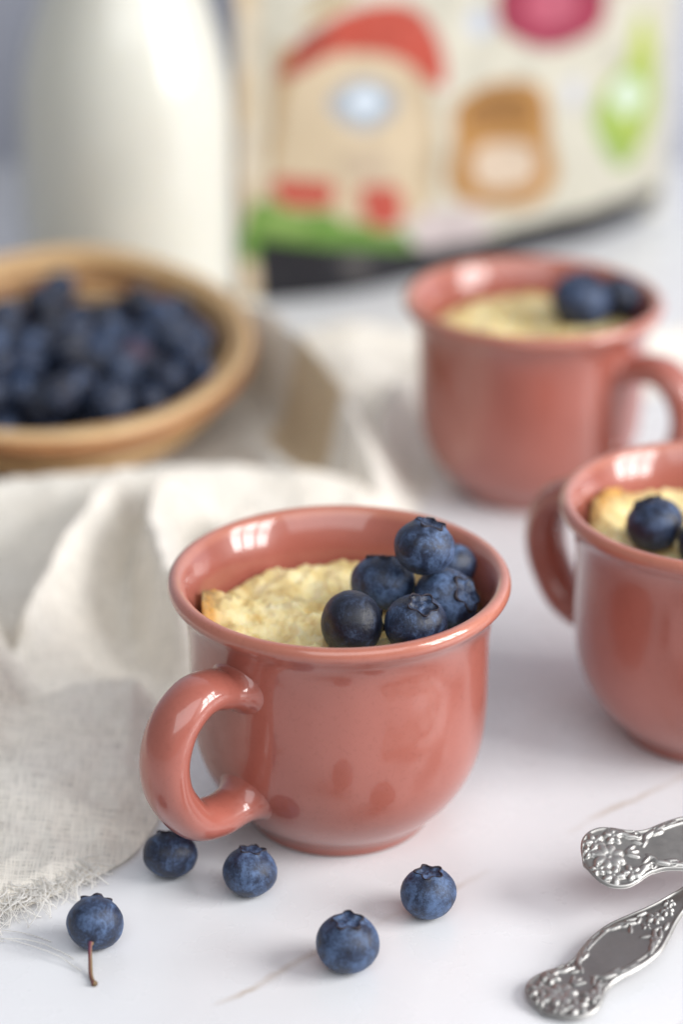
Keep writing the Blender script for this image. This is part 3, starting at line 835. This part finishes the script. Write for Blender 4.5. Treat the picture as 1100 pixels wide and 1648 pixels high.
# ------------------------------------------------------------------ milk bottle
BX, BY = -0.0840, 0.3965
bottle = empty('milk_bottle', (BX, BY, 0)); bottle.scale = (1.0, 1.0, 1.0)
tag(bottle, 'clear glass bottle filled with milk behind the cane bowl', 'bottle')
BP = [(0, 3), (30, 3), (38, 0.8), (42, 3), (43.5, 9), (43.6, 30), (43.6, 55), (43.4, 78), (42.0, 93), (38.0, 110), (32, 128), (26, 147), (21, 160), (19, 175), (18.6, 190), (19.6, 196), (21.5, 199), (21.5, 203), (19.5, 205), (17.4, 204)]
bp_ = [(max(0, v.x)/1000, v.y/1000) for v in catmull([(a, b, 0) for a, b in BP], 4)]; bp_[0] = (0, bp_[0][1])
obj('glass', lathe('glass', bp_, 96), GLASS, bottle)
MP = [(0, 4.4), (30, 4.4), (38, 4.4), (41.2, 6.5), (42.2, 11), (42.3, 30), (42.3, 55), (42.1, 78), (40.7, 93), (36.7, 110), (30.7, 128), (24.7, 147), (19.8, 160), (17.9, 172), (17.7, 180), (16, 180.4), (0, 180.4)]
mp_ = [(max(0, v.x)/1000, v.y/1000) for v in catmull([(a, b, 0) for a, b in MP], 4)]; mp_[0] = (0, mp_[0][1]); mp_[-1] = (0, mp_[-1][1])
obj('milk', lathe('milk', mp_, 80), MILK, bottle)

# ------------------------------------------------------------------ printed pouch
PA = R(35.7)
pack = empty('printed_pouch', (-0.0318, 0.3880, 0.0005), PA)
tag(pack, 'cream printed food pouch with red-roofed house and fruit pictures, at the back', 'pouch')
PX0, PX1, PH = -0.008, 0.221, 0.235
def pouch_depth(x, z):     # half thickness: gusseted foot, flat side seams, pinched top
    u = (x-PX0)/(PX1-PX0)
    seam = max(0, min(1, (u-0.035)/0.25, (0.965-u)/0.25)); seam = math.sin(seam*PI/2)
    return 0.0006 + 0.013*seam*(1-(z/PH)**1.6)
def crumple(x, z):
    p = Vector((x*38, z*30, 3.0))
    return 0.0016*noise.noise(p) + 0.0011*(0.35-abs(noise.noise(p*2.1)))
PRINT = [   # flat print: outline (mm), colour
    ([(-13, -5), (2, -5), (2, 240), (-13, 240)], (0.54, 0.43, 0.29)),
    ([(-13, 52), (1, 52), (1, 74), (-13, 74)], (0.55, 0.47, 0.36)),
    ([(-13, 96), (1, 96), (1, 118), (-13, 118)], (0.55, 0.48, 0.37)),
    ([(4, 30), (8, 98), (14, 104), (20, 100), (17, 94), (12, 70), (13, 34)], (0.40, 0.27, 0.14)),
    ([(17, 95), (32, 99), (50, 97), (66, 91), (77, 83), (82, 59), (79, 33), (64, 26), (10.5, 35), (10, 70)], (0.55, 0.44, 0.30)),
    ([(70, 90), (77, 83), (82, 59), (79, 33), (72, 30), (76, 58)], (0.44, 0.34, 0.22)),
    ([(9.5, 92), (19, 106), (38, 114), (56.5, 116), (73, 111), (83, 97), (86.5, 80), (78, 81), (66, 91), (50.4, 97), (32.1, 98), (17, 92)], (0.43, 0.065, 0.040)),
    ([(9.5, 92), (19, 106), (30, 111), (32, 103), (22, 97), (17, 92)], (0.30, 0.055, 0.035)),
    ([(18, 112), (30, 122), (44, 124), (34, 116)], (0.45, 0.33, 0.17)),
    ([(30, 79.5), (37, 86), (46, 87.5), (55, 84), (62, 75.4), (55, 69), (46, 67), (36, 71)], (0.33, 0.36, 0.40)),
    ([(38, 80), (47, 83), (54, 77), (46, 72.5)], (0.62, 0.70, 0.78)),
    ([(36, 60), (56, 58), (57, 44), (37, 46)], (0.48, 0.38, 0.27)),
    ([(7, 51), (19, 50), (31, 47), (29.5, 38), (20, 38.5), (10, 41)], (0.44, 0.075, 0.050)),
    ([(43, 43), (53, 43), (62, 40), (63, 26), (54, 25), (46, 29)], (0.44, 0.075, 0.050)),
    ([(-4, 40), (4, 43), (12, 39), (20, 37), (28.9, 36), (37, 30), (44.6, 29), (53, 24), (64, 22), (68, 10), (34, 12), (-6, 20)], (0.13, 0.25, 0.045)),
    ([(2, 38), (12, 36), (22, 32), (18, 28), (4, 31)], (0.24, 0.36, 0.10)),
    ([(1, 27), (30, 21), (64, 14.5), (97, 12.5), (128, 13), (170, 13), (216, 12.5), (216, -3), (1, -3)], (0.016, 0.015, 0.019)),
    ([(36, 15), (46, 14), (46, 8), (37, 9)], (0.10, 0.09, 0.085)),
    ([(91, 70), (112, 77), (137, 71), (142, 50), (146, 30), (131, 21), (103, 26), (87, 36), (89, 55)], (0.38, 0.19, 0.055)),
    ([(97, 68), (113, 73), (131, 67), (132, 57), (112, 58), (98, 60)], (0.26, 0.12, 0.03)),
    ([(101, 50), (116, 51), (132, 46), (133, 33), (117, 31), (102, 36)], (0.58, 0.46, 0.35)),
    ([(113, 103), (124, 92), (142, 86), (160, 88), (172, 96), (168, 118), (142, 128), (118, 120)], (0.26, 0.02, 0.05)),
    ([(128, 102), (142, 95), (157, 99), (152, 112), (134, 113)], (0.42, 0.085, 0.13)),
    ([(172, 112), (186, 104), (190, 112), (180, 122)], (0.46, 0.30, 0.20)),
    ([(199, 93), (207, 80), (211, 60), (209, 46), (202, 34), (188, 27), (173, 38), (166, 54), (175, 66), (189, 76)], (0.33, 0.42, 0.075)),
    ([(199, 93), (205, 84), (206, 70), (196, 72), (191, 80)], (0.40, 0.46, 0.06)),
    ([(188, 27), (173, 38), (166, 54), (172, 56), (178, 44), (190, 34)], (0.24, 0.36, 0.08)),
    ([(178, 60.4), (189, 68), (200, 58), (190, 50)], (0.56, 0.64, 0.55)),
    ([(97, 104), (105, 108), (111, 101), (103, 96)], (0.44, 0.47, 0.55)),
    ([(150, 70), (158, 72), (160, 62), (152, 60)], (0.52, 0.52, 0.56)),
    ([(70, 27), (88, 28), (106, 23), (106, 12), (88, 12), (72, 14)], (0.54, 0.46, 0.45)),
]
def inside(pts, x, y):
    c = False; j = len(pts)-1
    for i in range(len(pts)):
        (x1, y1), (x2, y2) = pts[i], pts[j]
        if (y1 > y) != (y2 > y) and x < (x2-x1)*(y-y1)/(y2-y1)+x1: c = not c
        j = i
    return c
SHAPES = []
for pts, c in PRINT:
    q = pts if pts[0][0] in (-13, 1) and len(pts) in (4, 9) else [(v.x, v.y) for v in catmull([(a, b, 0) for a, b in pts], 4, True)]
    SHAPES.append((q, min(a for a, b in q), max(a for a, b in q), min(b for a, b in q), max(b for a, b in q), c))
def pouch_sheet(name, sign, mat, nx, nz, paint):
    verts, faces, colr = [], [], []
    for j in range(nz+1):
        z = PH*j/nz
        for i in range(nx+1):
            x = PX0 + (PX1-PX0)*i/nx
            y = 0.004 + sign*pouch_depth(x, z) + crumple(x, z)
            foot = max(0, 1-z/0.006)
            verts.append((x, y - sign*0.002*foot*foot, z))
            if paint:
                c = (0.54, 0.51, 0.42); X, Z = x*1000, z*1000
                for q, x0, x1, z0, z1, cc in SHAPES:
                    if x0 <= X <= x1 and z0 <= Z <= z1 and inside(q, X, Z): c = cc
                colr += [c[0], c[1], c[2], 1.0]
    for j in range(nz):
        for i in range(nx):
            a = j*(nx+1)+i; f = (a, a+1, a+nx+2, a+nx+1)
            faces.append(f if sign < 0 else f[::-1])
    me = mesh(name, verts, faces)
    if paint:
        at = me.color_attributes.new('print', 'FLOAT_COLOR', 'POINT'); at.data.foreach_set('color', colr)
    return obj(name, me, mat, pack)
m = NT('printed_film'); at = m.add('ShaderNodeAttribute'); at.attribute_name = 'print'
m.set(Base_Color=m.mix(0.75, at.outputs['Color'], m.ramp(m.noise(m.coord(), 60, 3), [(0.3, (0.66,)*3), (0.7, (0.90,)*3)]), 'MULTIPLY'), Roughness=0.5, Specular_IOR_Level=0.25)
pouch_sheet('printed_front', -1, m.m, 220, 220, True)
pouch_sheet('back_panel', 1, plain('cream_film', (0.54, 0.51, 0.42), 0.5, 0.04), 40, 40, False)
bv, bf = [], []
for i in range(41):                                     # gusset closing the foot
    x = PX0 + (PX1-PX0)*i/40; d = max(0.0002, pouch_depth(x, 0)-0.002)
    bv += [(x, 0.004-d+crumple(x, 0), 0.0), (x, 0.004+d+crumple(x, 0), 0.0)]
for i in range(40): bf.append((2*i, 2*i+1, 2*i+3, 2*i+2))
obj('gusset', mesh('gusset', bv, bf), plain('dark_film', (0.03, 0.03, 0.035), 0.5, 0.1), pack)
